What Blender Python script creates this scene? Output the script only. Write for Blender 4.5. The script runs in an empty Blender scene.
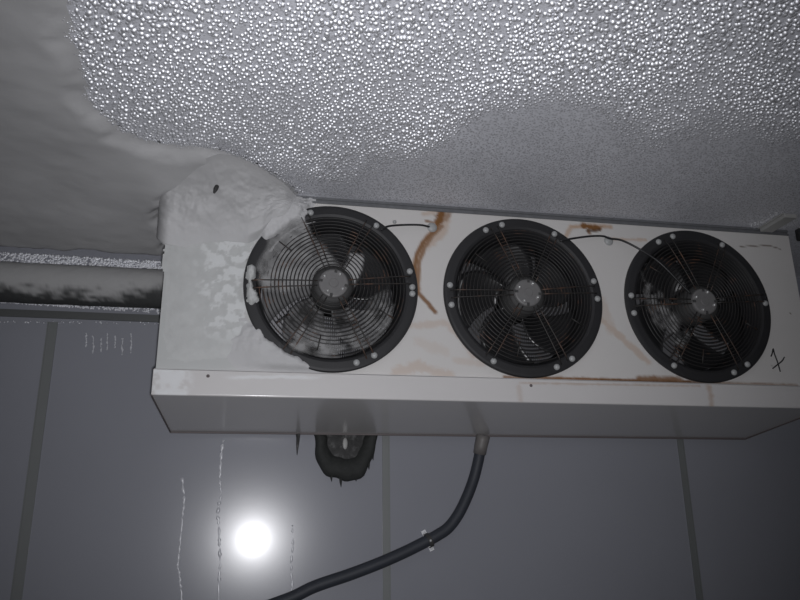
import bpy, math, random
import numpy as np
from mathutils import Matrix, Vector

random.seed(7)
rng = np.random.default_rng(11)
SC = bpy.context.scene
COL = SC.collection
PI = math.pi

# ------------------------------------------------------------------ camera
F_PX = 741.705
PITCH, YAW, ROLL = 0.304026, 0.194023, -0.012794
CAM = np.array([-0.621545, -1.618635, -0.539842])
_fw = np.array([math.sin(YAW)*math.cos(PITCH), math.cos(YAW)*math.cos(PITCH), math.sin(PITCH)])
_r0 = np.array([math.cos(YAW), -math.sin(YAW), 0.0]); _u0 = np.cross(_r0, _fw)
_r = _r0*math.cos(ROLL) + _u0*math.sin(ROLL)
_u = -_r0*math.sin(ROLL) + _u0*math.cos(ROLL)
cd = bpy.data.cameras.new('camera'); cam = bpy.data.objects.new('camera', cd); COL.objects.link(cam)
cd.sensor_width = 36.0; cd.lens = F_PX/800*36.0; cd.clip_start = 0.02
M = Matrix.Identity(4)
for i in range(3):
    M[i][0], M[i][1], M[i][2], M[i][3] = _r[i], _u[i], -_fw[i], CAM[i]
cam.matrix_world = M
SC.camera = cam

# ------------------------------------------------------------------ world, light, exposure
w = bpy.data.worlds.new('world'); SC.world = w; w.use_nodes = True
w.node_tree.nodes['Background'].inputs[0].default_value = (0.80, 0.86, 1.0, 1)
w.node_tree.nodes['Background'].inputs[1].default_value = 0.02
fl = bpy.data.lights.new('camera_flash', 'SPOT'); flo = bpy.data.objects.new('camera_flash', fl); COL.objects.link(flo)
fl.energy = 56.0; fl.spot_size = math.radians(92); fl.spot_blend = 1.0; fl.color = (0.965, 0.965, 1.0); fl.shadow_soft_size = 0.016
FLASH = CAM + _r*0.016 - _u*0.022 - _fw*0.01
flo.location = FLASH
flo.rotation_euler = Vector(_fw*F_PX + _r*(370-400) - _u*(270-300)).to_track_quat('-Z', 'Y').to_euler()
SC.view_settings.view_transform = 'Standard'
SC.view_settings.look = 'None'
SC.view_settings.exposure = 0.0
SC.view_settings.gamma = 1.0
SC.view_settings.use_curve_mapping = False

# ------------------------------------------------------------------ measured sizes (metres)
SP = 0.46241                       # spacing of the fans
LX, RX = -0.8348, 0.7629           # ends of the cooler
TOP, PB, LIP = 0.2087, -0.2037, -0.2577
DEP, ZB = 0.3127, -0.2929          # depth and rear height of the drip tray
WY = 0.345                         # the wall behind
ZC = 0.2255                        # the ceiling
FLOOR = -2.15

def ray(px, py):
    d = _fw*F_PX + _r*(px-400) - _u*(py-300)
    return d/np.linalg.norm(d)
def onY(px, py, y=0.0):
    d = ray(px, py); return CAM + d*((y-CAM[1])/d[1])
def onZ(px, py, z=ZC):
    d = ray(px, py); return CAM + d*((z-CAM[2])/d[2])
def toP(P):
    d = np.asarray(P, float)-CAM; z = d@_fw
    return 400+F_PX*(d@_r)/z, 300-F_PX*(d@_u)/z

# ------------------------------------------------------------------ numeric helpers
def vnoise(x, y, scale, seed=0):
    x = np.asarray(x)/scale; y = np.asarray(y)/scale
    xi = np.floor(x).astype(np.int64); yi = np.floor(y).astype(np.int64)
    fx = x-xi; fy = y-yi; fx = fx*fx*(3-2*fx); fy = fy*fy*(3-2*fy)
    def h(a, b):
        n = (a*374761393 + b*668265263 + seed*1274126177) & 0x7fffffff
        n = ((n ^ (n >> 13))*1274126177) & 0x7fffffff
        return ((n ^ (n >> 16)) & 0xffff)/65535.0
    return (h(xi, yi)*(1-fx)+h(xi+1, yi)*fx)*(1-fy) + (h(xi, yi+1)*(1-fx)+h(xi+1, yi+1)*fx)*fy
def fbm(x, y, scale, seed=0, o=4):
    s = 0; a = 0.5; t = 0
    for k in range(o):
        s = s + a*vnoise(x, y, scale/2**k, seed+k*17); t += a; a *= 0.55
    return s/t
def sstep(a, b, x):
    t = np.clip((x-a)/(b-a), 0, 1); return t*t*(3-2*t)
def seg_dist(px, py, pts):
    d = np.full(np.shape(px), 1e9)
    for (ax, ay), (bx, by) in zip(pts[:-1], pts[1:]):
        vx, vy = bx-ax, by-ay; L = vx*vx+vy*vy+1e-12
        t = np.clip(((px-ax)*vx+(py-ay)*vy)/L, 0, 1)
        d = np.minimum(d, np.hypot(px-ax-t*vx, py-ay-t*vy))
    return d
def inside(px, py, poly):
    c = np.zeros(np.shape(px), bool)
    for (ax, ay), (bx, by) in zip(poly, poly[1:]+poly[:1]):
        k = ((ay > py) != (by > py)) & (px < (bx-ax)*(py-ay)/((by-ay) if by != ay else 1e-12)+ax)
        c ^= k
    return c
def sdist(px, py, poly):
    d = seg_dist(px, py, poly+poly[:1])
    return np.where(inside(px, py, poly), d, -d)

# ------------------------------------------------------------------ mesh builder
class MB:
    def __init__(s): s.v = []; s.f = []; s.m = []
    def add(s, vs, fs, mi=0):
        o = len(s.v); s.v += [tuple(map(float, q)) for q in vs]
        s.f += [tuple(i+o for i in f) for f in fs]; s.m += [mi]*len(fs); return s
    def box(s, a, b, mi=0):
        x0, y0, z0 = a; x1, y1, z1 = b
        return s.add([(x0,y0,z0),(x1,y0,z0),(x1,y1,z0),(x0,y1,z0),(x0,y0,z1),(x1,y0,z1),(x1,y1,z1),(x0,y1,z1)],
              [(0,3,2,1),(4,5,6,7),(0,1,5,4),(1,2,6,5),(2,3,7,6),(3,0,4,7)], mi)
    def hexa(s, p, mi=0):   # eight corners, bottom four then top four
        return s.add(p, [(0,3,2,1),(4,5,6,7),(0,1,5,4),(1,2,6,5),(2,3,7,6),(3,0,4,7)], mi)
    def tube(s, pts, r, seg=8, closed=False, mi=0, caps=True):
        P = [Vector(p) for p in pts]; n = len(P); rr = r if hasattr(r, '__len__') else [r]*n
        T = []
        for i in range(n):
            a = P[(i-1) % n] if (closed or i > 0) else P[i]; b = P[(i+1) % n] if (closed or i < n-1) else P[i]
            T.append((b-a).normalized())
        N = T[0].orthogonal().normalized(); vs = []
        for i in range(n):
            N = (N - T[i]*N.dot(T[i])).normalized(); B = T[i].cross(N)
            for k in range(seg):
                a = 2*PI*k/seg; vs.append(P[i]+(N*math.cos(a)+B*math.sin(a))*rr[i])
        fs = []
        for i in range(n if closed else n-1):
            j = (i+1) % n
            for k in range(seg):
                l = (k+1) % seg; fs.append((i*seg+k, i*seg+l, j*seg+l, j*seg+k))
        if caps and not closed:
            fs.append(tuple(range(seg-1, -1, -1))); fs.append(tuple((n-1)*seg+k for k in range(seg)))
        return s.add(vs, fs, mi)
    def lathe(s, prof, c, seg=48, mi=0, close=False, sx=1, sz=1):
        # profile of (radius, y) turned about the y axis through c
        vs = []; fs = []; n = len(prof)
        for k in range(seg):
            a = 2*PI*k/seg
            for (r, y) in prof: vs.append((c[0]+r*math.cos(a)*sx, c[1]+y, c[2]+r*math.sin(a)*sz))
        for k in range(seg):
            l = (k+1) % seg
            for i in range(n if close else n-1):
                j = (i+1) % n; fs.append((k*n+i, k*n+j, l*n+j, l*n+i))
        return s.add(vs, fs, mi)
    def disc(s, c, r, y, seg=32, mi=0):
        vs = [(c[0], y, c[2])]+[(c[0]+r*math.cos(2*PI*k/seg), y, c[2]+r*math.sin(2*PI*k/seg)) for k in range(seg)]
        return s.add(vs, [(0, 1+k, 1+(k+1) % seg) for k in range(seg)], mi)
    def build(s, name, mats, parent=None, smooth=False, bevel=0):
        me = bpy.data.meshes.new(name); me.from_pydata(s.v, [], s.f); me.update()
        return fin(me, name, mats, parent, smooth, bevel, s.m)
def fin(me, name, mats, parent=None, smooth=False, bevel=0, mi=None):
    if not isinstance(mats, (list, tuple)): mats = [mats]
    for m in mats: me.materials.append(m)
    if mi is not None and len(mats) > 1: me.polygons.foreach_set('material_index', mi)
    if smooth: me.polygons.foreach_set('use_smooth', [True]*len(me.polygons))
    o = bpy.data.objects.new(name, me); COL.objects.link(o)
    if parent: o.parent = parent
    if bevel:
        b = o.modifiers.new('bevel', 'BEVEL'); b.width = bevel; b.segments = 2; b.limit_method = 'ANGLE'
    return o
def npmesh(name, V, Fq, mats, parent=None, smooth=True):
    # numpy arrays of vertices and quads (or triangles)
    me = bpy.data.meshes.new(name); k = Fq.shape[1]
    me.vertices.add(len(V)); me.vertices.foreach_set('co', np.asarray(V, np.float32).ravel())
    me.loops.add(Fq.size); me.loops.foreach_set('vertex_index', Fq.astype(np.int32).ravel())
    me.polygons.add(len(Fq)); me.polygons.foreach_set('loop_start', np.arange(0, Fq.size, k, dtype=np.int32))
    me.polygons.foreach_set('loop_total', np.full(len(Fq), k, np.int32))
    me.update(calc_edges=True); me.validate()
    return fin(me, name, mats, parent, smooth)
def attr(o, name, vals):
    a = o.data.attributes.new(name, 'FLOAT', 'POINT'); a.data.foreach_set('value', np.asarray(vals, np.float32).ravel())
def grid_faces(nu, nv, keep=None):
    i, j = np.meshgrid(np.arange(nu-1), np.arange(nv-1), indexing='ij')
    a = i*nv+j; Q = np.stack([a, a+nv, a+nv+1, a+1], -1).reshape(-1, 4)
    if keep is not None: Q = Q[keep.reshape(-1)]
    return Q
def compact(V, Q, *arrs):
    u, inv = np.unique(Q, return_inverse=True)
    return (V[u], inv.reshape(Q.shape)) + tuple(a[u] for a in arrs)
def spline(pts, n=8):
    P = [np.array(p, float) for p in pts]; P = [2*P[0]-P[1]]+P+[2*P[-1]-P[-2]]; out = []
    for i in range(1, len(P)-2):
        for k in range(n):
            t = k/n; a, b, c, d = P[i-1:i+3]
            out.append(0.5*(2*b+(c-a)*t+(2*a-5*b+4*c-d)*t*t+(3*b-a-3*c+d)*t**3))
    return out+[P[-2]]
def tag(o, label, cat=None, group=None, kind=None):
    if label: o['label'] = label
    if cat: o['category'] = cat
    if group: o['group'] = group
    if kind: o['kind'] = kind
    return o
def empty(name, loc=(0,0,0)):
    o = bpy.data.objects.new(name, None); COL.objects.link(o); o.location = loc; o.empty_display_size = .05; return o

# ------------------------------------------------------------------ materials
def mat(name, col, rough=.5, metal=0, spec=.5, coat=0, coat_r=.1, var=0, vscale=20, bump=0, bscale=200, bdist=.001, ramp=None):
    m = bpy.data.materials.new(name); m.use_nodes = True; nt = m.node_tree; b = nt.nodes['Principled BSDF']
    b.inputs['Base Color'].default_value = (*col, 1); b.inputs['Roughness'].default_value = rough
    b.inputs['Metallic'].default_value = metal; b.inputs['Specular IOR Level'].default_value = spec
    b.inputs['Coat Weight'].default_value = coat; b.inputs['Coat Roughness'].default_value = coat_r
    tc = nt.nodes.new('ShaderNodeTexCoord')
    if var:
        n = nt.nodes.new('ShaderNodeTexNoise'); n.inputs['Scale'].default_value = vscale; n.inputs['Detail'].default_value = 5
        nt.links.new(tc.outputs['Object'], n.inputs['Vector'])
        mx = nt.nodes.new('ShaderNodeMix'); mx.data_type = 'RGBA'
        mx.inputs['A'].default_value = (*[c*(1-var) for c in col], 1); mx.inputs['B'].default_value = (*[min(1, c*(1+var)) for c in col], 1)
        nt.links.new(n.outputs['Fac'], mx.inputs['Factor']); nt.links.new(mx.outputs['Result'], b.inputs['Base Color'])
    if bump:
        n = nt.nodes.new('ShaderNodeTexNoise'); n.inputs['Scale'].default_value = bscale; n.inputs['Detail'].default_value = 4
        nt.links.new(tc.outputs['Object'], n.inputs['Vector'])
        bp = nt.nodes.new('ShaderNodeBump'); bp.inputs['Strength'].default_value = bump; bp.inputs['Distance'].default_value = bdist
        nt.links.new(n.outputs['Fac'], bp.inputs['Height']); nt.links.new(bp.outputs['Normal'], b.inputs['Normal'])
    return m
def mix_in(m, col, socket_from, lo=0.0, hi=1.0, rough=None):
    # lay a second colour over the base where a 0..1 value says so
    nt = m.node_tree; b = nt.nodes['Principled BSDF']; inp = b.inputs['Base Color']
    mx = nt.nodes.new('ShaderNodeMix'); mx.data_type = 'RGBA'
    if inp.links: nt.links.new(inp.links[0].from_socket, mx.inputs['A'])
    else: mx.inputs['A'].default_value = inp.default_value
    mx.inputs['B'].default_value = (*col, 1)
    mr = nt.nodes.new('ShaderNodeMapRange'); mr.inputs['From Min'].default_value = lo; mr.inputs['From Max'].default_value = hi
    nt.links.new(socket_from, mr.inputs['Value']); nt.links.new(mr.outputs['Result'], mx.inputs['Factor'])
    nt.links.new(mx.outputs['Result'], inp)
    if rough is not None:
        r = nt.nodes.new('ShaderNodeMapRange'); r.inputs['From Min'].default_value = lo; r.inputs['From Max'].default_value = hi
        r.inputs['To Min'].default_value = b.inputs['Roughness'].default_value; r.inputs['To Max'].default_value = rough
        nt.links.new(socket_from, r.inputs['Value']); nt.links.new(r.outputs['Result'], b.inputs['Roughness'])
    return mr
def attr_node(m, name):
    a = m.node_tree.nodes.new('ShaderNodeAttribute'); a.attribute_name = name; return a.outputs['Fac']
def noise_node(m, scale, detail=5, rough=.6):
    nt = m.node_tree; n = nt.nodes.new('ShaderNodeTexNoise'); n.inputs['Scale'].default_value = scale
    n.inputs['Detail'].default_value = detail; n.inputs['Roughness'].default_value = rough
    tc = nt.nodes.new('ShaderNodeTexCoord'); nt.links.new(tc.outputs['Object'], n.inputs['Vector']); return n.outputs['Fac']

m_wall = mat('panel wall paint', (.30, .308, .345), rough=.22, spec=.4, coat=.32, coat_r=.085, var=.05, vscale=3, bump=.02, bscale=40)
m_joint = mat('wall joint sealant', (.19, .20, .20), rough=.5)
m_ceil = mat('ceiling frozen film', (.72, .73, .78), rough=.5, spec=.5, var=.16, vscale=5, bump=.5, bscale=300, bdist=.0015)
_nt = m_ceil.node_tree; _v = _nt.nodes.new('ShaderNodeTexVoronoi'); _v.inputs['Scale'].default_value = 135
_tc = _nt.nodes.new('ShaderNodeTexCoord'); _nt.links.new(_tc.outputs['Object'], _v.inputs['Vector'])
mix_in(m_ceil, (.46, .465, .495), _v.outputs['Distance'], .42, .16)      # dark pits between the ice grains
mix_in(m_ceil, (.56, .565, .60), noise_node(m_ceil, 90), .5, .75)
m_room = mat('cold room panels', (.45, .46, .48), rough=.6)
m_floor = mat('cold room floor', (.22, .22, .22), rough=.7)
m_bead = mat('frozen drops', (.95, .96, 1.0), rough=.54, metal=.84, coat=1.0, coat_r=.30)
m_frost = mat('frost', (.56, .56, .565), rough=.85, spec=.25, var=.10, vscale=9, bump=.12, bscale=70, bdist=.003)
m_frostthin = mat('thin rime', (.54, .55, .545), rough=.6, spec=.5, var=.12, vscale=40, bump=.3, bscale=160, bdist=.002)
m_panel = mat('white coated steel', (.66, .645, .63), rough=.45, spec=.4, var=.04, vscale=6)
mix_in(m_panel, (.50, .515, .51), attr_node(m_panel, 'frost'))
mix_in(m_panel, (.80, .81, .81), attr_node(m_panel, 'ice'), rough=.25)
mix_in(m_panel, (.52, .36, .25), attr_node(m_panel, 'pale'))
mix_in(m_panel, (.22, .10, .032), attr_node(m_panel, 'rust'), rough=.8)
mix_in(m_panel, (.10, .055, .03), attr_node(m_panel, 'dark'))
m_tray = mat('white tray steel', (.66, .645, .64), rough=.42, spec=.4, coat=.9, coat_r=.16, var=.03, vscale=5)
mix_in(m_tray, (.42, .27, .17), attr_node(m_tray, 'rust'))
mix_in(m_tray, (.82, .83, .84), attr_node(m_tray, 'ice'), rough=.25)
m_seam = mat('tray seam', (.13, .11, .11), rough=.6)
m_flange = mat('top flange', (.17, .175, .185), rough=.5, metal=.2, var=.3, vscale=60)
m_black = mat('black plastic', (.026, .026, .028), rough=.55, spec=.4, var=.2, vscale=12)
m_blade = mat('black blade', (.016, .016, .017), rough=.30, spec=.45, var=.2, vscale=20, bump=.1, bscale=50)
m_wire = mat('black guard wire', (.028, .027, .027), rough=.42, spec=.35)
mix_in(m_wire, (.16, .085, .055), noise_node(m_wire, 30), .58, .75)
m_spoke = mat('rusty guard wire', (.03, .028, .027), rough=.5)
mix_in(m_spoke, (.13, .07, .045), noise_node(m_spoke, 28), .5, .7)
m_hub = mat('grey hub', (.17, .167, .167), rough=.5, var=.1, vscale=40)
m_screw = mat('bright screw', (.75, .75, .75), rough=.3, metal=.7)
m_cap = mat('pale plastic cap', (.40, .41, .41), rough=.4, var=.1, vscale=60)
m_coil = mat('aluminium fins', (.42, .42, .44), rough=.45, metal=.5)
m_case = mat('dark inside', (.05, .05, .05), rough=.7)
m_cable = mat('black cable', (.02, .02, .022), rough=.4)
m_hose = mat('dark grey hose', (.038, .043, .055), rough=.6, spec=.5, var=.15, vscale=30)
m_fit = mat('grey hose fitting', (.17, .16, .155), rough=.5)
m_steel = mat('bright steel', (.85, .86, .88), rough=.35, metal=.25)
m_foam = mat('black pipe foam', (.028, .03, .029), rough=.8, var=.3, vscale=60, bump=.6, bscale=90, bdist=.004)
m_foamfrost = mat('frosted foam', (.035, .035, .035), rough=.7, var=.5, vscale=70, bump=.6, bscale=90, bdist=.004)
mix_in(m_foamfrost, (.14, .14, .14), noise_node(m_foamfrost, 60), .5, .75)
m_pipe = mat('frosted insulation', (.05, .052, .052), rough=.85, var=.3, vscale=40, bump=.5, bscale=60, bdist=.004)
mix_in(m_pipe, (.40, .40, .40), attr_node(m_pipe, 'frost'))
m_trimdark = mat('edge trim', (.11, .115, .115), rough=.5)
m_rail = mat('rail metal', (.40, .40, .39), rough=.5, var=.06, vscale=40)
m_marker = mat('marker ink', (.02, .02, .022), rough=.6)
m_bladefrost = mat('frosted blade', (.03, .03, .03), rough=.6)
mix_in(m_bladefrost, (.17, .17, .173), noise_node(m_bladefrost, 26, 6, .65), .40, .58)
m_bladewhite = mat('white frosted blade', (.15, .15, .153), rough=.7, var=.25, vscale=30, bump=.4, bscale=80, bdist=.003)
mix_in(m_frostthin, (.72, .735, .735), attr_node(m_frostthin, 'ice'), rough=.25)
m_film = mat('translucent frost film', (.38, .38, .38), rough=.75, var=.2, vscale=60)
_nt = m_film.node_tree; _tr = _nt.nodes.new('ShaderNodeBsdfTransparent'); _mx = _nt.nodes.new('ShaderNodeMixShader')
_a = attr_node(m_film, 'cover'); _nt.links.new(_a, _mx.inputs[0]); _nt.links.new(_tr.outputs[0], _mx.inputs[1])
_nt.links.new(_nt.nodes['Principled BSDF'].outputs[0], _mx.inputs[2]); _nt.links.new(_mx.outputs[0], _nt.nodes['Material Output'].inputs['Surface'])
m_stain = mat('frozen run', (.62, .63, .67), rough=.3, spec=.9)

# ------------------------------------------------------------------ the room
def struct(name, a, b, m):
    return tag(MB().box(a, b).build(name, m), None, kind='structure')
RXL, RXR, RYF = -2.7, 3.0, -3.4
struct('wall_back', (RXL-.1, WY, FLOOR), (RXR+.1, WY+.1, ZC+.1), m_wall)
struct('wall_left', (RXL-.1, RYF, FLOOR), (RXL, WY, ZC+.1), m_room)
struct('wall_right', (RXR, RYF, FLOOR), (RXR+.1, WY, ZC+.1), m_room)
struct('wall_front', (RXL-.1, RYF-.1, FLOOR), (RXR+.1, RYF, ZC+.1), m_room)
struct('floor', (RXL-.1, RYF-.1, FLOOR-.1), (RXR+.1, WY+.1, FLOOR), m_floor)
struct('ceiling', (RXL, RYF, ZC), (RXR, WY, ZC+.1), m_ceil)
JT = onY(50, 322, WY)[2]
for n, (px, wd) in enumerate(((34, .022), (386, .017), (683, .017)), 1):
    X = onY(px, 465, WY)[0]
    mb = MB().box((X-wd/2, WY-.0015, FLOOR), (X+wd/2, WY+.01, JT))
    mb.box((X-wd/2-.0015, WY-.003, FLOOR), (X-wd/2+.0015, WY+.01, JT)); mb.box((X+wd/2-.0015, WY-.003, FLOOR), (X+wd/2+.0015, WY+.01, JT))
    tag(mb.build('trim_%d' % n, m_joint), None, kind='structure')

# ------------------------------------------------------------------ the air cooler
unit = empty('air_cooler', (0, 0, 0))
tag(unit, 'white wall-mounted cold room air cooler with three black fans in a row', 'air cooler')

# front panel: a fine sheet with three round openings and its stains
gx = np.arange(LX, RX+.001, .0038); gz = np.arange(PB, TOP+.001, .0038)
gx[-1] = RX; gz[-1] = TOP
X, Z = np.meshgrid(gx, gz, indexing='ij'); V = np.stack([X, 0*X, Z], -1).reshape(-1, 3)
xc = (X[1:, 1:]+X[:-1, :-1])/2; zc_ = (Z[1:, 1:]+Z[:-1, :-1])/2
keep = np.ones(xc.shape, bool)
for k in (-1, 0, 1): keep &= np.hypot(xc-k*SP, zc_) > .180
Q = grid_faces(len(gx), len(gz), keep)
n1 = fbm(X, Z, .02, 3); n2 = fbm(X, Z, .008, 5); n3 = fbm(X, Z, .06, 9)
def S(pts, w, seed=0, rag=.6):      # a painted stroke measured on the panel
    P = [tuple(onY(a, b)[[0, 2]]) for a, b in pts]
    d = seg_dist(X, Z, P)/(w*.0023)
    return np.clip(1.7-1.4*d-(n2-.5)*2*rag-(n1-.5)*rag, 0, 1)
rust = 0*X; pale = 0*X; dark = 0*X
def put(A, pts, w, s, rag=.6): np.maximum(A, s*S(pts, w, 0, rag), out=A)
put(rust, [(443,210),(441,216),(438,223)], 5, 1); put(rust, [(426,221),(436,223)], 1.6, .8); put(rust, [(449,213),(446,219)], 3, .6)
put(rust, [(442,226),(432,236),(424,248),(419,262),(418,280),(418,290)], 2.6, .75, .3)
put(rust, [(437,228),(425,240),(417,254),(414.5,270),(416,288),(418,293)], 2.8, .9, .3)
put(rust, [(418,293),(427,302),(435,312)], 2.6, .9, .4)
put(pale, [(438,225),(424,244),(416.5,262),(416.5,290)], 4.5, .7, .3)
put(pale, [(446,218),(442,232),(428,244)], 6, .55)
put(pale, [(405,326),(425,325),(445,322),(464,340),(474,356)], 4, .35, .8)
put(pale, [(396,372),(420,366),(440,374),(450,376)], 6, .38, .9)
put(pale, [(420,342),(445,352)], 6, .18, .9)
put(pale, [(455,360),(482,364)], 4, .25)
put(pale, [(571,227),(590,226),(611,227)], 2.5, .9, .4); put(pale, [(571,227),(566,236)], 3, .7)
put(pale, [(424,214),(450,208)], 3, .5)
put(rust, [(583,225.5),(591,227.5),(600,228.5)], 3.6, 1, .9); put(rust, [(588,226),(589,232)], 2.4, .9, .9); put(dark, [(587,231),(600,230)], 1.8, .8, .5)
put(pale, [(608,239),(645,240)], 2, .6, .9); put(pale, [(600,318),(620,336),(648,362)], 4, .5, .9); put(pale, [(600,300),(612,330)], 6, .3, .9)
put(rust, [(505,378),(560,379),(620,380.6),(690,382.5)], 2.6, .95, .4); put(rust, [(640,379.5),(680,381)], 5, .9, .5); put(dark, [(600,380.7),(640,381.6),(720,383.6)], 1.7, .8, .5)
put(rust, [(690,382.6),(740,384),(797,385.6)], 2, .7, .5)
put(dark, [(740,246.5),(752,246),(769,245.5),(777,248),(780,249)], .8, .8, .35)
put(pale, [(400,378),(505,379.5)], 1.6, .6, .6)
put(dark, [(790,313),(790.2,313.2)], 1.0, 1, 0); put(dark, [(772,366),(772.5,366)], .8, .4, 0)
pxX = toP(np.stack([X, 0*X, Z], -1)); ux, uy = pxX
frost = sstep(300, 215, ux+ (n3-.5)*70)*.9
ice = sstep(.50, .60, fbm(X, Z, .016, 31)+ .16*np.exp(-((ux-232)/24)**2)-.05)*sstep(262, 235, ux)*sstep(188, 215, ux)*sstep(235, 250, uy)*sstep(345, 315, uy)
pale *= sstep(270, 330, ux); 
V2, Q2, r_, p_, d_, f_, i_ = compact(V, Q, rust.ravel(), pale.ravel(), dark.ravel(), frost.ravel(), ice.ravel())
panel = npmesh('front_panel', V2, Q2[:, ::-1], m_panel, unit, smooth=False)
for nm, a in (('rust', r_), ('pale', p_), ('dark', d_), ('frost', f_), ('ice', i_)): attr(panel, nm, a)
# handwritten mark on the panel
mk = MB()
for pts in ([(771,356.5),(772.3,353),(773.2,348.7),(774.5,354),(777.5,362),(780.3,371.8)], [(784.4,357),(782,361),(777,365),(772.6,368.6)]):
    mk.tube([onY(a, b, -.0006) for a, b in spline(pts, 4)], .0017, 6)
mk.build('marker_numeral', m_marker, unit)
# casing behind the panel
cs = MB(); t = .002
cs.box((LX, .0008, PB), (LX+t, DEP, TOP)); cs.box((RX-t, .0008, PB), (RX, DEP, TOP)); cs.box((LX+t, .0008, TOP-t), (RX-t, DEP, TOP))
cs.box((LX+t, DEP-t, PB), (RX-t, DEP, TOP-t))
cs.build('casing', m_panel, unit)
fl_ = MB().box((LX+.01, -.002, TOP+.0003), (RX, .03, TOP+.005)); fl_.box((LX+.01, .002, TOP+.005), (RX, .03, TOP+.0105)); fl_.box((LX+.01, -.001, TOP+.0105), (RX, .03, ZC-.0002))
fl_.build('top_flange', m_flange, unit)
cl = MB()
for i in range(300):
    x = LX+.02+i*(RX-LX-.04)/299; cl.box((x, .135, PB+.01), (x+.0009, .20, TOP-.01))
cl.box((LX+.02, .17, PB+.01), (RX-.02, .171, TOP-.01))
cl.build('coil_fins', m_coil, unit)

# drip tray, sloping down to the rear
ye = -.011
nx, ns = 420, 60
tx = np.linspace(LX-.002, RX+.002, nx)
prof = np.concatenate([np.stack([np.full(20, ye), np.linspace(PB+.0005, LIP, 20)], -1),
                       np.stack([np.linspace(ye+.006, DEP, 38), np.linspace(LIP-.0007, ZB, 38)], -1)])
TX, K = np.meshgrid(tx, np.arange(len(prof)), indexing='ij')
TAPL = .010
V = np.stack([TX+TAPL*np.clip(prof[K, 0]/DEP, 0, 1)*(RX-TX)/(RX-LX), prof[K, 0], prof[K, 1]], -1)
lipz = V[..., 2]; onlip = (V[..., 1] < ye+.0005)
def ST(pts, w):
    P = [tuple(onY(a, b, ye)[[0, 2]]) for a, b in pts]
    return np.clip(1.2-seg_dist(TX, lipz, P)/(w*.0023)-(fbm(TX, lipz, .008, 4)-.5)*1.2, 0, 1)*onlip
tr = np.maximum(.55*ST([(709,387),(711,396),(712,407)], 3.5), .25*ST([(519,386),(521,400)], 3))
tr = np.maximum(tr, .5*ST([(520,383),(700,386)], 1.2))
tpx, tpy = toP(V)
ti = onlip*sstep(194, 184, tpx+(fbm(TX, lipz, .02, 77)-.5)*16)*sstep(.35, .6, fbm(TX, lipz, .022, 40)+.12)
ti = np.maximum(ti, onlip*sstep(3, 0, np.abs(tpy-(377+4*(fbm(TX, lipz, .03, 8)-.5))))*sstep(330, 300, tpx)*sstep(220, 240, tpx))
tray = npmesh('drip_tray', V.reshape(-1, 3), grid_faces(nx, len(prof)), m_tray, unit, smooth=False)
attr(tray, 'rust', tr.ravel()); attr(tray, 'ice', ti.ravel())
ends = MB()
for x0, x1, q in ((LX-.0032, LX-.0021, TAPL), (RX+.0021, RX+.0032, 0)):
    ends.hexa([(x0, ye, LIP), (x1, ye, LIP), (x1+q, DEP, ZB), (x0+q, DEP, ZB), (x0, ye, PB), (x1, ye, PB), (x1+q, DEP, PB), (x0+q, DEP, PB)])
ends.box((LX-.002+TAPL, DEP, ZB), (RX+.002, DEP+.0015, PB))
ends.box((LX-.002, ye, PB-.0003), (RX+.002, -.0005, PB+.0015))
ends.build('tray_end', m_tray, tray)
seam = MB()
seam.box((LX-.004+TAPL, DEP-.003, ZB-.0035), (RX+.004, DEP+.004, ZB-.0002))
for x, q in ((LX-.0042, TAPL), (RX+.0022, 0)): seam.hexa([(x, ye, LIP-.0025), (x+.002, ye, LIP-.0025), (x+.002+q, DEP, ZB-.0035), (x+q, DEP, ZB-.0035), (x, ye, LIP-.0001), (x+.002, ye, LIP-.0001), (x+.002+q, DEP, ZB), (x+q, DEP, ZB)])
seam.build('tray_seam', m_seam, tray)
sc = MB()
for (a, b) in ((531, 385.5), (208, 376)):
    P = onY(a, b, ye); sc = MB(); sc.lathe([(0, -.0022), (.0022, -.0019), (.0035, -.0006), (.0037, 0)], (P[0], ye, P[2]), 12)
    sc.build('tray_screw', m_seam, tray, smooth=True)

# ---- fans
RINGS = [.046+.0085*i for i in range(15)]
def gy(r): return -.030+.012*(r/.17)**2          # shallow dome of the guard
def blade_mb(a0, hand=1):
    mb = MB(); nr, na = 9, 9; vs = []
    for s_ in (0, 1):
        for i in range(nr):
            r = .045+(.157-.045)*i/(nr-1); q = i/(nr-1)
            wd = math.radians(54+8*math.sin(q*PI)); sw = math.radians(26)*q**1.4
            for j in range(na):
                u = j/(na-1)-.5; a = a0+hand*(u*wd+sw)
                y = .028+.034*(u+.5)*(1-.35*q)+.006*math.cos(u*PI)+.0025*s_
                vs.append((r*math.cos(a), y, r*math.sin(a)))
    fs = []; N = nr*na
    for i in range(nr-1):
        for j in range(na-1):
            k = i*na+j; fs.append((k, k+1, k+na+1, k+na)); fs.append((N+k, N+k+na, N+k+na+1, N+k+1))
    for i in range(nr-1):
        for j in (0, na-1):
            k = i*na+j; fs.append((k, k+na, N+k+na, N+k))
    for j in range(na-1):
        for i in (0, nr-1):
            k = i*na+j; fs.append((k, k+1, N+k+1, N+k))
    return mb.add(vs, fs)
SPOKES = [math.radians(a) for a in (7, 62, 112, 182, 238, 298)]
CAPS = {-1: [2, 57, 107, 357, 287.5, 301, 183, 14], 0: [0, 14, 62, 105, 119, 175, 190, 242, 291, 305], 1: [62, 106, 120, 176, 190, 240, 291, 305, 3]}
BLADE0 = {-1: 12, 0: 15, 1: 42}
FLABEL = {-1: 'black fan at the left end, half buried in frost', 0: 'black fan in the middle of the three', 1: 'black fan at the right end, beside the handwritten numeral'}
fan_meshes = {}
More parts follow.
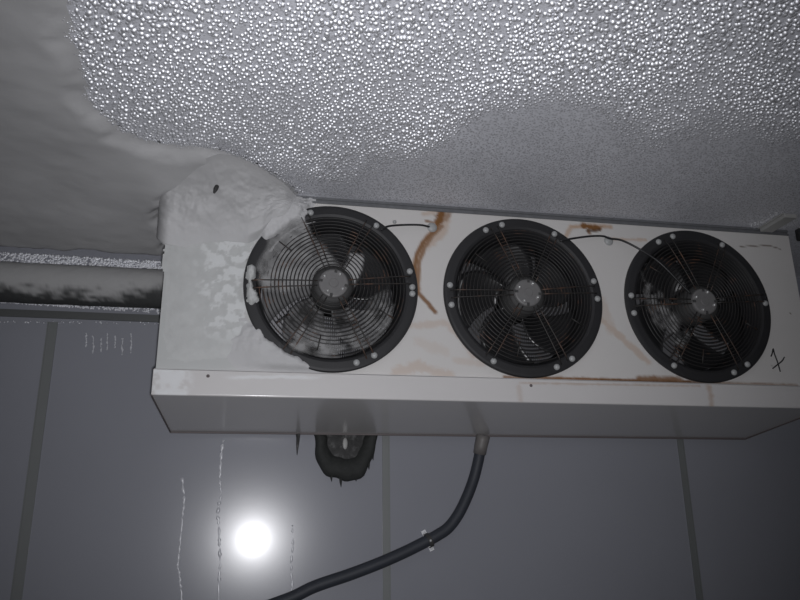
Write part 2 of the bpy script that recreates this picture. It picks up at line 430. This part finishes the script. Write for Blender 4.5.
for k in (-1, 0, 1):
    cx = k*SP
    ring = MB().lathe([(.1985, -.0004), (.2, -.003), (.2, -.009), (.198, -.0115), (.193, -.0125), (.178, -.0130), (.172, -.0105), (.168, -.003), (.164, .01), (.1615, .03), (.1605, .10), (.1625, .10), (.1635, .03), (.166, .012), (.170, -.0004)], (cx, 0, 0), 144, close=True)
    fan = ring.build('axial_fan', m_black, unit)
    fan['label'] = FLABEL[k]
    g = MB()
    for r in RINGS:
        n = max(32, int(r*600))
        g.tube([(cx+r*math.cos(2*PI*i/n), gy(r), r*math.sin(2*PI*i/n)) for i in range(n)], .00145, 6, closed=True)
    g.build('fan_guard', m_wire, fan, smooth=True)
    for a in SPOKES:
        for da in (-1, 1):
            sp = MB(); off = .0045*da; tx_, tz_ = -math.sin(a)*off, math.cos(a)*off
            sp.tube([(cx+r*math.cos(a)+tx_*(1+r*6), gy(r)-.0026 if r < .168 else -.0145, r*math.sin(a)+tz_*(1+r*6)) for r in (.036, .06, .09, .12, .15, .167, .185)], .00155, 6)
            o = sp.build('guard_spoke', m_spoke, fan, smooth=True); o['label'] = 'rusty guard wire'
    for deg in (142, 332, 218, 258):           # short stay wires between the ribs
        a = math.radians(deg+{-1: 0, 0: 0, 1: 4}[k])
        sp = MB().tube([(cx+r*math.cos(a), gy(r)-.0026, r*math.sin(a)) for r in (.122, .14, .158)], .0015, 6)
        sp.build('stay_wire', m_spoke, fan, smooth=True)
    hub = MB().lathe([(0, -.0365), (.010, -.0365), (.011, -.0355), (.0295, -.0352), (.0325, -.0340), (.034, -.031), (.034, -.026)], (cx, 0, 0), 40)
    ho = hub.build('hub_plate', m_hub, fan, smooth=False)
    for i in range(4):
        a = math.radians(62+90*i+(k*6))
        px_, pz_ = cx+.025*math.cos(a), .025*math.sin(a)
        o = MB().lathe([(0, -.0405), (.0025, -.0398), (.0038, -.037), (.0038, -.0345)], (px_, 0, pz_), 12).build('hub_screw', m_screw, fan, smooth=True)
        o['label'] = 'bright screw head on the hub'
        b = a+.42; c_, s__ = math.cos(b), math.sin(b)
        q = [(cx+rr*c_-tt*s__, rr*s__+tt*c_) for rr, tt in ((.025, -.0032), (.0338, -.0032), (.0338, .0032), (.025, .0032))]
        MB().hexa([(x, -.0340, z) for x, z in q]+[(x, -.0358, z) for x, z in q]).build('hub_slot', m_case, fan)
    MB().lathe([(.0335, -.026), (.045, -.024), (.046, .085), (.0, .088)], (cx, 0, 0), 32).build('motor', m_case, fan, smooth=True)
    for i in range(5):
        a0 = math.radians(BLADE0[k]+72*i)
        mm = m_blade
        if k == -1: mm = {0: m_blade, 1: m_blade, 2: m_bladewhite}.get(i, m_bladefrost)
        b = blade_mb(a0); b.v = [(x+cx, y, z) for x, y, z in b.v]
        b.build('fan_blade', mm, fan, smooth=True)
    for deg in CAPS[k]:
        a = math.radians(deg)
        cp = MB().lathe([(0, -.0185), (.0035, -.0181), (.0062, -.0165), (.0074, -.0145), (.0076, -.0125)], (cx+.186*math.cos(a), 0, .186*math.sin(a)), 14)
        o = cp.build('screw_cap', m_cap, fan, smooth=True); o['label'] = 'pale round screw cap'

# ---- cables on the panel
ca = MB().tube(spline([onY(381, 230, -.016), onY(388, 226.4, -.016), onY(402, 225, -.012), onY(420, 225, -.009), onY(430, 227, -.003)], 6), .0026, 8)
c1 = ca.build('fan_cable', m_cable, unit, smooth=True)
cb = MB().tube(spline([onY(560, 241, -.017), onY(573, 238.5, -.017), onY(590, 236.3, -.012), (onY(603, 236.2, -.009)), onY(610, 238.6, -.007), onY(622, 240.5, -.010), onY(640, 249.5, -.018), onY(660, 263, -.034), onY(680, 283, -.036), onY(691, 294, -.037)], 6), .0027, 8)
c2 = cb.build('fan_cable', m_cable, unit, smooth=True)
for (a, b, par) in ((432, 227.5, c1), (608.5, 241, c2)):
    P = onY(a, b)
    g = MB().lathe([(0, -.0065), (.006, -.006), (.0105, -.004), (.0125, -.0005)], (P[0], 0, P[2]), 18)
    o = g.build('cable_gland', m_cap, par, smooth=True); o['label'] = 'pale round cable gland'
P = onY(394.5, 222); MB().lathe([(0, -.006), (.003, -.0055), (.0045, -.002), (.005, -.0003)], (P[0], 0, P[2]), 12).build('cable_clip', m_cap, unit, smooth=True)

# ------------------------------------------------------------------ frost
def patch(name, poly, thick, edge, plane='Y', off=0.0, step=.004, seed=0, thr=0.0, m=m_frost, nsc=.03, fn=None, parent=None, amp=.6, soft=False):
    # a lumpy layer of frost grown on a plane, thinning to nothing at its outline
    c = [tuple(p) for p in poly]; xs = [p[0] for p in c]; ys = [p[1] for p in c]
    mg = edge*.6+step; u = np.arange(min(xs)-mg, max(xs)+mg, step); v = np.arange(min(ys)-mg, max(ys)+mg, step)
    U, Wv = np.meshgrid(u, v, indexing='ij')
    d = sdist(U, Wv, c) + (fbm(U, Wv, nsc, seed)-.5)*edge*1.2
    tk = np.clip(d/edge, 0, 1); tk = tk*tk*(3-2*tk) if soft else np.sqrt(np.clip(1-(1-tk)**2, 0, 1))
    n = fbm(U, Wv, nsc, seed+50)
    t = tk*thick*(1-amp+amp*2*n)
    if fn is not None: t = fn(U, Wv, t, tk)
    if thr: t = t-thick*thr*fbm(U, Wv, nsc*.5, seed+90)*2
    ok = t > 2e-5
    kp = (ok[1:, 1:] | ok[:-1, 1:] | ok[1:, :-1] | ok[:-1, :-1])
    t = np.maximum(t, -0.0004)
    if plane == 'Y': V = np.stack([U, off-t, Wv], -1)
    else: V = np.stack([U, Wv, off-t], -1)
    Q = grid_faces(len(u), len(v), kp)
    if plane == 'Y': Q = Q
    V, Q = compact(V.reshape(-1, 3), Q)
    return npmesh(name, V, Q, m, parent)

# sheet of frost under the ceiling, thickest along the wall
edge_px = [(60,-70), (70,-30), (74,0), (73,40), (81,60), (83,92), (99,115), (118,130), (145,141), (190,146), (220,151), (250,162), (275,178), (297,194)]
edge_w = [tuple(onZ(a, b)[:2]) for a, b in edge_px]
z_lip = onY(80, 257.5, WY)[2]
poly = edge_w+[(edge_w[-1][0]-.01, -.004), (LX-.004, -.004), (LX-.004, WY-.002), (RXL+.02, WY-.002), (RXL+.02, edge_w[0][1])]
def sheet_fn(U, Wv, t, tk):
    tgt = (ZC-z_lip)*(.96+.05*fbm(U, 0*U, .12, 5))
    near = sstep(WY-.62, WY-.01, Wv)**1.3*sstep(LX+.05, LX-.03, U)
    base = .007+.012*fbm(U, Wv, .22, 61)+.004*fbm(U, Wv, .07, 62)
    base = base+.018*np.exp(-((np.minimum(Wv, 0))/.10)**2-((U-LX-.0)/.10)**2)*sstep(WY, .02, Wv)
    return tk*(base+near*(tgt-base+.012*(fbm(U, Wv, .12, 63)-.5)*sstep(WY-.01, WY-.06, Wv)))
fs = patch('ceiling_frost', poly, .02, .045, 'Z', ZC, .0085, 3, fn=sheet_fn, nsc=.09, soft=True)
tag(fs, 'smooth grey frost sheet under the ceiling, left of the sparkling drops', 'frost', kind='stuff')

# lump of snow filling the corner of ceiling and panel
xe = np.array([p[0] for p in edge_w[8:]]); ye_ = np.array([-p[1] for p in edge_w[8:]])
o_ = np.argsort(xe); xe, ye_ = xe[o_], ye_[o_]
bpx = [(150,238), (165,246), (185,250), (205,246), (225,243), (248,245), (262,238), (272,227), (286,221), (297,212), (303,203), (308,199)]
bw = [onY(a, b) for a, b in bpx]; bx = np.array([p[0] for p in bw]); bz = np.array([ZC-p[2] for p in bw])
nu, nv = 170, 80
us = np.linspace(LX-.030, bx[-1], nu); vs = np.linspace(0, 1, nv)
U, S_ = np.meshgrid(us, vs, indexing='ij')
A = np.interp(U, xe, ye_); B = np.interp(U, bx, bz)
fade = np.sqrt(np.clip(1-(1-np.clip((U-us[0])/.034, 0, 1))**2, 0, 1))
endf = sstep(us[-1], us[-1]-.06, U)
A = (A*.95+.03)*(.16+.84*sstep(LX-.05, LX+.15, U))*(.10+.90*endf); B = B*(.78+.22*fade)-.014
q = S_*PI/2; cc = .86                      # between a hollow fillet and a straight slope
Y = -A*(cc*(1-np.sin(q))+(1-cc)*(1-S_)); Zz = ZC-.012-B*(cc*(1-np.cos(q))+(1-cc)*S_)
soft = np.sin(S_*PI)*endf*fade
nn = soft*(.012*fbm(U, S_*.22, .09, 21)+.010*(fbm(U, S_*.22, .035, 22)-.4)+.003*(fbm(U, S_*.22, .012, 23)-.5))
Y = Y-nn-.002-.020*sstep(.3, .8, S_)*sstep(1.0, .90, S_)*sstep(-.70, -.62, U)*endf; Zz = Zz-nn*.8
Y = np.where(S_ > .999, .003, Y); 
Y = Y + (1-fade)*.06
V = np.stack([U, Y, Zz], -1)
lump = npmesh('frost_lump', V.reshape(-1, 3), grid_faces(nu, nv)[:, ::-1], m_frost)
tag(lump, 'thick white lump of snow packed over the top left corner of the air cooler', 'frost', kind='stuff')
lx_, ly_ = toP(V.reshape(-1, 3)); qi = int(np.argmin(np.hypot(lx_-217, ly_-187))); FL = V.reshape(-1, 3)[qi]
up = onY(219.5, 181, FL[1])-FL; dn = onY(214, 193.5, FL[1])-FL
fk = MB().tube([FL+dn+[0, -.001, 0], FL+dn*.4+[0, -.003, 0], FL+up*.3+[0, -.003, 0], FL+up+[0, .004, 0]], [.002, .0052, .0045, .0015], 8).build('dark_fleck', m_foamfrost, smooth=True)  # narrow dark tapered tube set on the face of the lump
tag(fk, 'small dark scrap on the face of the frost lump', 'fleck')
def panel_poly(px, y=0.0): return [tuple(onY(a, b, y)[[0, 2]]) for a, b in px]
f1 = patch('panel_rime', panel_poly([(165,215), (262,215), (254,245), (245,262), (242,285), (244,312), (253,338), (262,352), (240,358), (165,362)]), .003, .03, 'Y', 0, .003, 13, m=m_frostthin, nsc=.05, amp=.7, soft=True)
co = np.empty(len(f1.data.vertices)*3, np.float32); f1.data.vertices.foreach_get('co', co); co = co.reshape(-1, 3)
rx_, ry_ = toP(co)
attr(f1, 'ice', sstep(.47, .66, fbm(co[:, 0], co[:, 2], .014, 31)+.17*np.exp(-((rx_-(236-.1*np.abs(ry_-285)))/22)**2)-.07)*sstep(232, 245, ry_)*sstep(350, 320, ry_)*sstep(185, 215, rx_))
tag(f1, 'thin patchy rime on the white panel left of the leftmost fan', 'frost', kind='stuff')
def around(a0, a1, r0, r1, tmax, seed):
    # frost creeping over the fan rim between two bearings, thickest on the rim
    def fn(U, Wv, t, tk):
        r = np.hypot(U+SP, Wv); a = np.degrees(np.arctan2(Wv, U+SP)) % 360
        n = fbm(U, Wv, .028, seed)-.5; nf = fbm(U, Wv, .010, seed+3)-.5
        w_ = sstep(a0-4, a0+16, a+n*22)*sstep(a1+4, a1-16, a+n*22)
        return w_*sstep(r1, .205, r)*sstep(r0-.006, r0+.014, r+n*.022)*tmax*(1+.35*n+.15*nf)*sstep(PB-.002, PB+.02, Wv)
    return fn
box_ = lambda x0, x1, z0, z1: [(-SP+x0, z0), (-SP+x1, z0), (-SP+x1, z1), (-SP+x0, z1)]
f2 = patch('snow_drift', box_(-.30, .06, PB+.0005, -.02), .02, .01, 'Y', 0, .0028, 23, nsc=.03, fn=around(207, 266, .184, .285, .0190, 231))
tag(f2, 'soft white snow drift over the lower left rim of the leftmost fan', 'frost', kind='stuff')
f4 = patch('rim_frost', box_(-.24, -.02, .06, .215), .02, .01, 'Y', 0, .0028, 24, nsc=.03, fn=around(104, 150, .170, .262, .026, 241))
tag(f4, 'frost creeping over the upper left rim of the leftmost fan, below the big lump', 'frost', kind='stuff')
f3 = patch('snow_clump', panel_poly([(247,267), (252,264), (256,268), (256,276), (252,282), (253,288), (258,293), (258,300), (252,304), (247,300), (246,292), (249,285), (246,276)], -.012), .010, .008, 'Y', -.012, .002, 33, nsc=.015, m=m_frostthin)
tag(f3, 'small white snow clump on the left rim of the leftmost fan', 'frost', kind='stuff')
# film of frost lying in the guard of the left fan, in ragged pieces
def film(px, seed, thr=.5, y=-.0215, mx=.85, step=.002, grow=0):
    # thin translucent rime lying against the guard wires, densest where 'cover' is high
    c = panel_poly(px, y); xs = [p[0] for p in c]; zs = [p[1] for p in c]
    u = np.arange(min(xs)-.01, max(xs)+.01, step); v = np.arange(min(zs)-.01, max(zs)+.01, step)
    U, Wv = np.meshgrid(u, v, indexing='ij')
    d = sdist(U, Wv, c)+(fbm(U, Wv, .02, seed)-.5)*.014+grow
    cov = sstep(-.004, .012, d)*mx*np.clip(1-thr+1.6*thr*(fbm(U, Wv, .022, seed+5, 5)-.35)*2, 0, 1.2)
    t = .002*fbm(U, Wv, .01, seed+9)
    V = np.stack([U, y-t, Wv], -1); ok = cov > .02
    kp = ok[1:, 1:] | ok[:-1, :-1]
    V, Q, cv = compact(V.reshape(-1, 3), grid_faces(len(u), len(v), kp), np.clip(cov, 0, 1).ravel())
    o = npmesh('guard_frost', V, Q, m_film); attr(o, 'cover', cv); return o
for px, seed, thr, lab in (
    ([(268,240),(290,222),(302,216),(312,236),(330,252),(343,270),(336,277),(318,272),(310,285),(285,292),(262,290),(256,270)], 41, .35, 'grey frost film in the upper left of the leftmost fan guard'),
    ([(341,289),(346,272),(354,256),(361,258),(357,272),(350,286),(344,295)], 42, .1, 'narrow frost finger right above the hub of the leftmost fan'),
    ([(345,312),(352,311),(356,320),(352,330),(362,318),(372,296),(388,290),(394,305),(390,325),(372,345),(352,352),(345,335)], 43, .85, 'ragged frost at the lower right of the leftmost fan guard'),
    ([(300,325),(318,322),(340,335),(348,350),(330,358),(300,352),(280,345)], 44, .8, 'ragged frost at the bottom of the leftmost fan guard')):
    o = film(px, seed, thr, grow=.009 if seed == 42 else .002, mx={42: 1.3, 43: .42, 44: .6}.get(seed, .72)); tag(o, lab, 'frost', kind='stuff')
# frost film caught in the right fan
o = film([(640,270),(652,285),(668,300),(680,318),(690,335),(684,352),(668,340),(652,322),(644,300)], 51, .95, mx=.55)
tag(o, 'sparse grey frost streaks in the left half of the rightmost fan guard', 'frost', kind='stuff')

# ------------------------------------------------------------------ frozen drops
NS, NRI = 8, 3
def beads(name, P, a, phi, normal, label, m=m_bead):
    # P: base points, a: base radius, phi: steepest slope of each cap; one mesh
    n = len(P); R = a/np.sin(phi); vs = []
    nrm = np.array(normal, float); t1 = np.array([1., 0, 0]); t2 = np.cross(nrm, t1)
    jit = rng.uniform(0, 2*PI, n); ell = rng.uniform(.82, 1.18, n)
    for i in range(NRI):
        s = phi*(1-i/NRI); rad = R*np.sin(s); h = R*(np.cos(s)-np.cos(phi))
        for k in range(NS):
            b = 2*PI*k/NS+jit
            vs.append(P+t1*(rad*np.cos(b)*ell)[:, None]+t2*(rad*np.sin(b)/ell)[:, None]+nrm*h[:, None])
    vs.append(P+nrm*(R*(1-np.cos(phi)))[:, None])
    V = np.stack(vs, 1); nvb = NS*NRI+1
    fq = []
    for i in range(NRI-1):
        for k in range(NS):
            l = (k+1) % NS; fq.append((i*NS+k, i*NS+l, (i+1)*NS+l, (i+1)*NS+k))
    for k in range(0, NS, 2):      # the cap as quads
        b = (NRI-1)*NS; fq.append((b+k, b+(k+1) % NS, b+(k+2) % NS, nvb-1))
    fq = np.array(fq); Q = (fq[None]+(np.arange(n)*nvb)[:, None, None]).reshape(-1, 4)
    if nrm[2] < 0 or nrm[1] < 0: pass
    o = npmesh(name, V.reshape(-1, 3), Q, m)
    return tag(o, label, 'ice drops', kind='stuff')
def hexpts(x0, x1, y0, y1, sp, jit=.28):
    nx = int((x1-x0)/sp)+1; ny = int((y1-y0)/(sp*.866))+1
    i, j = np.meshgrid(np.arange(nx), np.arange(ny), indexing='ij')
    x = x0+(i+.5*(j % 2))*sp; y = y0+j*sp*.866
    x = x+rng.normal(0, jit*sp, x.shape)*.8; y = y+rng.normal(0, jit*sp, y.shape)*.8
    return x.ravel(), y.ravel()
lim_px = [(60,165), (150,150), (220,160), (260,172), (310,178), (400,160), (440,140), (490,110), (560,100), (610,118), (680,128), (760,140), (830,138)]
lim_w = np.array([onZ(a, b)[:2] for a, b in lim_px])
def ylim(x): return np.interp(x, lim_w[:, 0], lim_w[:, 1])
x, y = hexpts(-1.25, 2.1, -1.05, -.02, .0102)
d = sdist(x, y, poly); lim = ylim(x)+(fbm(x, y, .14, 71)-.5)*.22+(fbm(x, y, .03, 72)-.5)*.08
vx, vy = toP(np.stack([x, y, 0*x+ZC], -1))
vis = (vx > -140) & (vx < 1040) & (vy > -110)
big = vis & (d < -.004) & (y < lim+.03) & (rng.random(len(x)) > .05+.22*sstep(-.60, -1.0, x))
x, y, lim, d = x[big], y[big], lim[big], d[big]
k_ = sstep(.05, -.10, y-lim)
patchy = fbm(x, y, .10, 73)
a = .0104*(.41+.17*rng.random(len(x)))*(.62+.38*k_)*(.72+.56*fbm(x, y, .16, 75))
phi = np.radians(np.clip(55+20*k_+(patchy-.45)*34+rng.normal(0, 4, len(x)), 30, 80))
beads('frozen_drops', np.stack([x, y, 0*x+ZC+.0002], -1), a, phi, (0, 0, -1), 'sparkling frozen water drops covering the ceiling above the air cooler')
x, y = hexpts(-.75, 1.6, -.62, -.01, .0062)
d = sdist(x, y, poly); lim = ylim(x)+(fbm(x, y, .14, 71)-.5)*.22
vx, vy = toP(np.stack([x, y, 0*x+ZC], -1)); vis = (vx > -60) & (vx < 880) & (vy > -20)
sm = vis & (d < -.002) & (y > lim-.03) & (rng.random(len(x)) > .25)
x, y = x[sm], y[sm]
lf = sstep(-.15, -.45, x)
phi = np.radians(np.clip(34+rng.normal(0, 9, len(x))+lf*12+22*sstep(.62, .8, fbm(x, y, .05, 74)), 15, 66))
m_bead2 = mat('small frozen drops', (.40, .405, .43), rough=.5, metal=.15)
beads('frozen_droplets', np.stack([x, y, 0*x+ZC+.0002], -1), .0062*(.22+.2*rng.random(len(x))), phi, (0, 0, -1), 'fine dull frozen droplets on the ceiling close to the air cooler top', m_bead2)
# along the frost edge
L = np.array(edge_w); seg = np.linalg.norm(np.diff(L, axis=0), axis=1); cum = np.r_[0, np.cumsum(seg)]
s = rng.uniform(0, cum[-1], 900); ex_ = np.interp(s, cum, L[:, 0])+rng.normal(0, .009, 900)+.008; ey_ = np.interp(s, cum, L[:, 1])+rng.normal(0, .009, 900)-.006
beads('frost_edge_drops', np.stack([ex_, ey_, 0*ex_+ZC+.0002], -1), rng.uniform(.0012, .003, 900), np.radians(rng.uniform(55, 80, 900)), (0, 0, -1), 'tiny bright ice drops along the rim of the ceiling frost')

# ------------------------------------------------------------------ the wall left of the cooler: pipe and frozen edges
pr = .5*(onY(80, 267, WY-.05)[2]-onY(80, 305, WY-.05)[2])
pz0 = onY(80, 286, WY-.05)[2]; xp0, xp1 = RXL+.01, LX-.005
nu, nv = 400, 40
U, T = np.meshgrid(np.linspace(xp0, xp1, nu), np.linspace(0, 2*PI, nv), indexing='ij')
rr = pr*(1+.05*(fbm(U, np.sin(T)*.1, .05, 81)-.5)+.04*(fbm(U, np.cos(T)*.1, .02, 82)-.5))
V = np.stack([U, WY-pr*1.04-.001+rr*np.cos(T), pz0+rr*np.sin(T)], -1)
fa = sstep(-.32, .12, np.sin(T)*1.0+ .75*(fbm(U*.55, T*.05, .05, 83)-.5)*2+.42+.5*(fbm(U, T*.1, .015, 84)-.5))
pipe = npmesh('insulated_pipe', V.reshape(-1, 3), grid_faces(nu, nv), m_pipe); attr(pipe, 'frost', fa.ravel())
tag(pipe, 'frost-crusted insulated pipe along the wall, entering the left end of the air cooler', 'pipe')
for n, (pa, pb_) in enumerate((((80, 312.5), (80, 319.5)),), 4):
    za, zb_ = onY(*pa, WY)[2], onY(*pb_, WY)[2]
    tag(MB().box((RXL, WY-.006, zb_), (LX-.004, WY+.01, za)).build('trim_%d' % n, m_trimdark), None, kind='structure')
def wallbeads(name, top, bot, n, rad, label, taper=0, yy=WY):
    x = rng.uniform(-1.5, LX+.005, n); P0 = [onY(0, top[0], WY), onY(157, top[1], WY)]; P1 = [onY(0, bot[0], WY), onY(157, bot[1], WY)]
    za = np.interp(x, [P0[0][0], P0[1][0]], [P0[0][2], P0[1][2]]); zb_ = np.interp(x, [P1[0][0], P1[1][0]], [P1[0][2], P1[1][2]])
    z = zb_+(za-zb_)*rng.random(n)
    beads(name, np.stack([x, 0*x+yy-.0003, z], -1), rng.uniform(*rad, n), np.radians(rng.uniform(45, 80, n)), (0, -1, 0), label)
wallbeads('frozen_drops', (252, 261), (266, 269), 1500, (.0018, .0042), 'bright band of frozen drops on the wall above the insulated pipe')
wallbeads('frozen_drops', (301, 307.5), (302.5, 313), 700, (.0012, .003), 'thin band of frozen drops on the wall below the insulated pipe')
wallbeads('frozen_drops', (321, 322), (322.5, 324.5), 90, (.001, .0022), 'sparse row of ice drops below the dark edge trim on the wall', yy=WY)

# frozen runs on the wall
def run(px, w, lab, seed):
    P = [onY(a, b, WY) for a, b in spline(px, 10)]; mb = MB(); r_ = random.Random(seed); w = w*1.45
    ph = r_.random()*9
    rr = [w*(.35+.9*abs(math.sin(i*.7+ph))*r_.random()) for i in range(len(P))]
    P = [p+np.array([r_.uniform(-.0012, .0012), w*.35, 0]) for p in P]
    mb.tube(P, rr, 7); mb.v = [(x, WY-(WY-y)*.45, z) for x, y, z in mb.v]; return tag(mb.build('frozen_run', m_stain, None, smooth=True), lab, 'ice run', 'thin frozen water runs down the wall')
run([(182,478), (184,500), (182,520), (180,545), (178,565), (180,580), (182,600), (183,640)], .0032, 'leftmost white frozen water run on the wall, left of the bright reflection', 1)
run([(223,440), (221,460), (220,480), (221,495), (218,512), (219,535), (220,560), (219,590), (219,640)], .0034, 'longest frozen water run, just left of the bright reflection', 2)
run([(292,525), (293,545), (291,565), (292,585), (291,610), (292,640)], .0026, 'faint frozen water run on the wall, right of the bright reflection', 3)
for i, px in enumerate((86, 93, 101, 107, 115, 122, 131)):
    run([(px, 333+i % 3*3), (px+.3, 340), (px, 347+i*7 % 9)], .0018, 'tiny frozen trickles on the wall below the pipe', 10+i)

# ------------------------------------------------------------------ foam sleeve on the wall with a gap, under the tray
fc = onY(345, 437, WY); fx, fz = fc[0], fc[2]
slv = empty('pipe_sleeve', (fx, WY, fz)); tag(slv, 'black frosty foam pipe sleeve on the wall under the drip tray', 'pipe insulation')
def loc(mb): mb.v = [(x-fx, y-WY, z-fz) for x, y, z in mb.v]; return mb
seg = 64; prof = [(1.0, 0), (1.0, -.010), (.95, -.019), (.84, -.0235), (.72, -.0225), (.60, -.015), (.54, -.004)]
vs_, fs_ = [], []
for k in range(seg):
    a = 2*PI*k/seg; wob = 1+.035*math.sin(5*a+1)+.02*math.sin(11*a)
    se = (abs(math.cos(a))**2.15+abs(math.sin(a))**2.15)**(-1/2.15)
    A_, B_ = .0825*wob*se, (.114 if math.sin(a) < 0 else .05)*wob*se
    for (q_, y_) in prof: vs_.append((A_*(q_*.55+.45*(1 if q_ > .93 else q_+.12))*math.cos(a), y_, B_*q_*math.sin(a)+(.012*(1-q_) if math.sin(a) < 0 else 0)))
n = len(prof)
for k in range(seg):
    l = (k+1) % seg
    for i in range(n-1): fs_.append((k*n+i, k*n+i+1, l*n+i+1, l*n+i))
MB().add(vs_, fs_).build('foam_collar', m_foam, slv, smooth=True)
core = MB(); vs_ = [(0, -.009, -.02)]; fs_ = []
for k in range(40):
    a = 2*PI*k/40; vs_.append((.066*math.cos(a), -.003, (.088 if math.sin(a) < 0 else .03)*math.sin(a)))
    fs_.append((0, 1+k, 1+(k+1) % 40))
core.add(vs_, fs_).build('foam_core', m_foamfrost, slv)
gp = MB(); g0 = onY(344.7, 444, WY)-np.array([fx, WY, fz])
gp.lathe([(0, -.0125), (.6, -.0122), (.9, -.0115), (1.0, -.010)], (g0[0], 0, g0[2]), 20, sx=.0065, sz=.015)
o = gp.build('frost_plug', m_rail, slv, smooth=True); o['label'] = 'pale frost-filled gap'
for i, deg in enumerate((208, 222, 243, 262, 291, 309, 322, 338)):
    a = math.radians(deg); x_, z_ = .078*math.cos(a), .110*math.sin(a); L_ = .012+.008*(i*5 % 4)/3
    MB().tube([(x_, -.010, z_+.008), (x_, -.011, z_-L_*.4), (x_+.001, -.011, z_-L_)], [.005, .0032, .0006], 7).build('foam_drip', m_foam, slv, smooth=True)

# icicle on the tray edge
P = onY(298, 433.5, DEP)
ic = MB().tube([(P[0], DEP-.004, ZB-.0025), (P[0]+.0005, DEP-.004, P[2]-.012), (P[0]-.0005, DEP-.004, P[2]-.032), (P[0]-.001, DEP-.004, P[2]-.055)], [.0062, .0045, .0034, .0006], 9)
tag(ic.build('icicle', m_foamfrost, smooth=True), 'thin dark icicle hanging from the drip tray edge left of the foam sleeve', 'icicle')

# ------------------------------------------------------------------ drain hose
hr = .0148
px = [(481,446), (478.5,460), (474,478), (467,497), (458,515), (448,528), (437,535.5), (427,541), (405,552), (380,563), (350,574.5), (315,586.5), (287,599.5), (230,619), (160,640)]
pts = []
for i, (a, b) in enumerate(px):
    yy = WY-hr-.0045 if i > 1 else (DEP-.005 if i == 0 else WY-hr-.012)
    pts.append(onY(a, b, yy))
hose = MB().tube(spline(pts, 8), hr*.99, 14).build('drain_hose', m_hose, smooth=True)
tag(hose, 'dark grey flexible drain hose curving from the drip tray down the wall', 'hose')
P0 = onY(483.5, 437, DEP-.012); P0[2] = ZB-.001
ft = MB().tube([P0, P0*.55+np.array(pts[0])*.45, np.array(pts[0])*1.0, np.array(pts[1])*.55+np.array(pts[0])*.45], [.0185, .0182, .0176, .0172], 18)
o = ft.build('hose_fitting', m_fit, hose, smooth=True); o['label'] = 'lighter grey sleeve where the hose meets the tray'
c0 = onY(427.5, 540.5, WY); dirh = onY(437, 535.5, WY)-onY(417, 546, WY); dirh /= np.linalg.norm(dirh); per = np.array([-dirh[2], 0, dirh[0]])
clip = empty('hose_clip', tuple(c0)); tag(clip, 'small steel clip holding the drain hose to the wall', 'clip')
st = MB(); arc = []
for k in range(13):
    a = PI*k/12; arc.append(per*(hr*1.08*math.cos(a))+np.array([0, -hr-.0045-hr*1.02*math.sin(a), 0]))
arc = [per*hr*1.12+np.array([0, -.001, 0])]+arc+[-per*hr*1.12+np.array([0, -.001, 0])]
vs_, fs_ = [], []
for p in arc:
    for sgn in (-1, 1): vs_.append(p+dirh*.0055*sgn)
for i in range(len(arc)-1): fs_.append((2*i, 2*i+1, 2*i+3, 2*i+2))
sb = MB().add(vs_, fs_).build('clip_strap', m_case, clip); sb.modifiers.new('solid', 'SOLIDIFY').thickness = .0016
for sgn in (-1, 1):
    c = per*.0205*sgn
    tb = MB(); tb.hexa([tuple(c+dirh*a+per*b*sgn+np.array([0, y_, 0])) for y_ in (-.0005, -.0025) for a, b in ((-.006, -.006), (.006, -.006), (.006, .007), (-.006, .007))])
    tb.build('clip_tab', m_steel, clip)
    MB().lathe([(0, -.006), (.002, -.0057), (.0035, -.004), (.004, -.0026)], (c[0], 0, c[2]), 12).build('clip_screw', m_steel, clip, smooth=True)
MB().lathe([(0, -.0035), (.002, -.003), (.003, -.001), (.003, 0)], (0, -hr*2.04-.005, 0), 10).build('clip_stud', m_steel, clip, smooth=True)

# ------------------------------------------------------------------ ceiling rail and box at the right
Pa, Pb = onZ(761, 235, ZC-.006), onZ(793, 212, ZC-.006)
xr = .5*(Pa[0]+Pb[0]); wr = .018
rail = MB().box((xr-wr, Pb[1]+.02, ZC-.012), (xr+wr, -.003, ZC-.0003))
rail.box((xr-wr-.006, Pb[1]+.02, ZC-.0035), (xr-wr, -.003, ZC-.0003))
tag(rail.build('mounting_rail', m_rail, bevel=.0015), 'flat grey metal rail on the ceiling meeting the right end of the air cooler', 'rail')
Pc = onZ(797, 239, ZC-.052); Pc[1] = -.022; Pc[0] = onY(795, 236, -.004)[0]
bxm = MB().box((Pc[0], Pc[1], ZC-.034), (Pc[0]+.09, Pc[1]+.018, ZC-.0003))
bo = bxm.build('junction_box', m_black, bevel=.004); tag(bo, 'black box on the ceiling at the right edge beside the grey rail', 'junction box')
MB().box((Pc[0]+.008, Pc[1]-.0015, ZC-.030), (Pc[0]+.082, Pc[1]-.0001, ZC-.004)).build('box_lid', m_black, bo, bevel=.001)
e = rng.random(60); P = np.stack([xr-wr-.012-rng.random(60)**2*.03, Pb[1]+.02+e*(-.01-Pb[1]), 0*e+ZC+.0002], -1)
beads('rail_drops', P, rng.uniform(.0018, .0036, 60), np.radians(rng.uniform(60, 80, 60)), (0, 0, -1), 'bright ice drops on the ceiling along the left side of the grey rail')
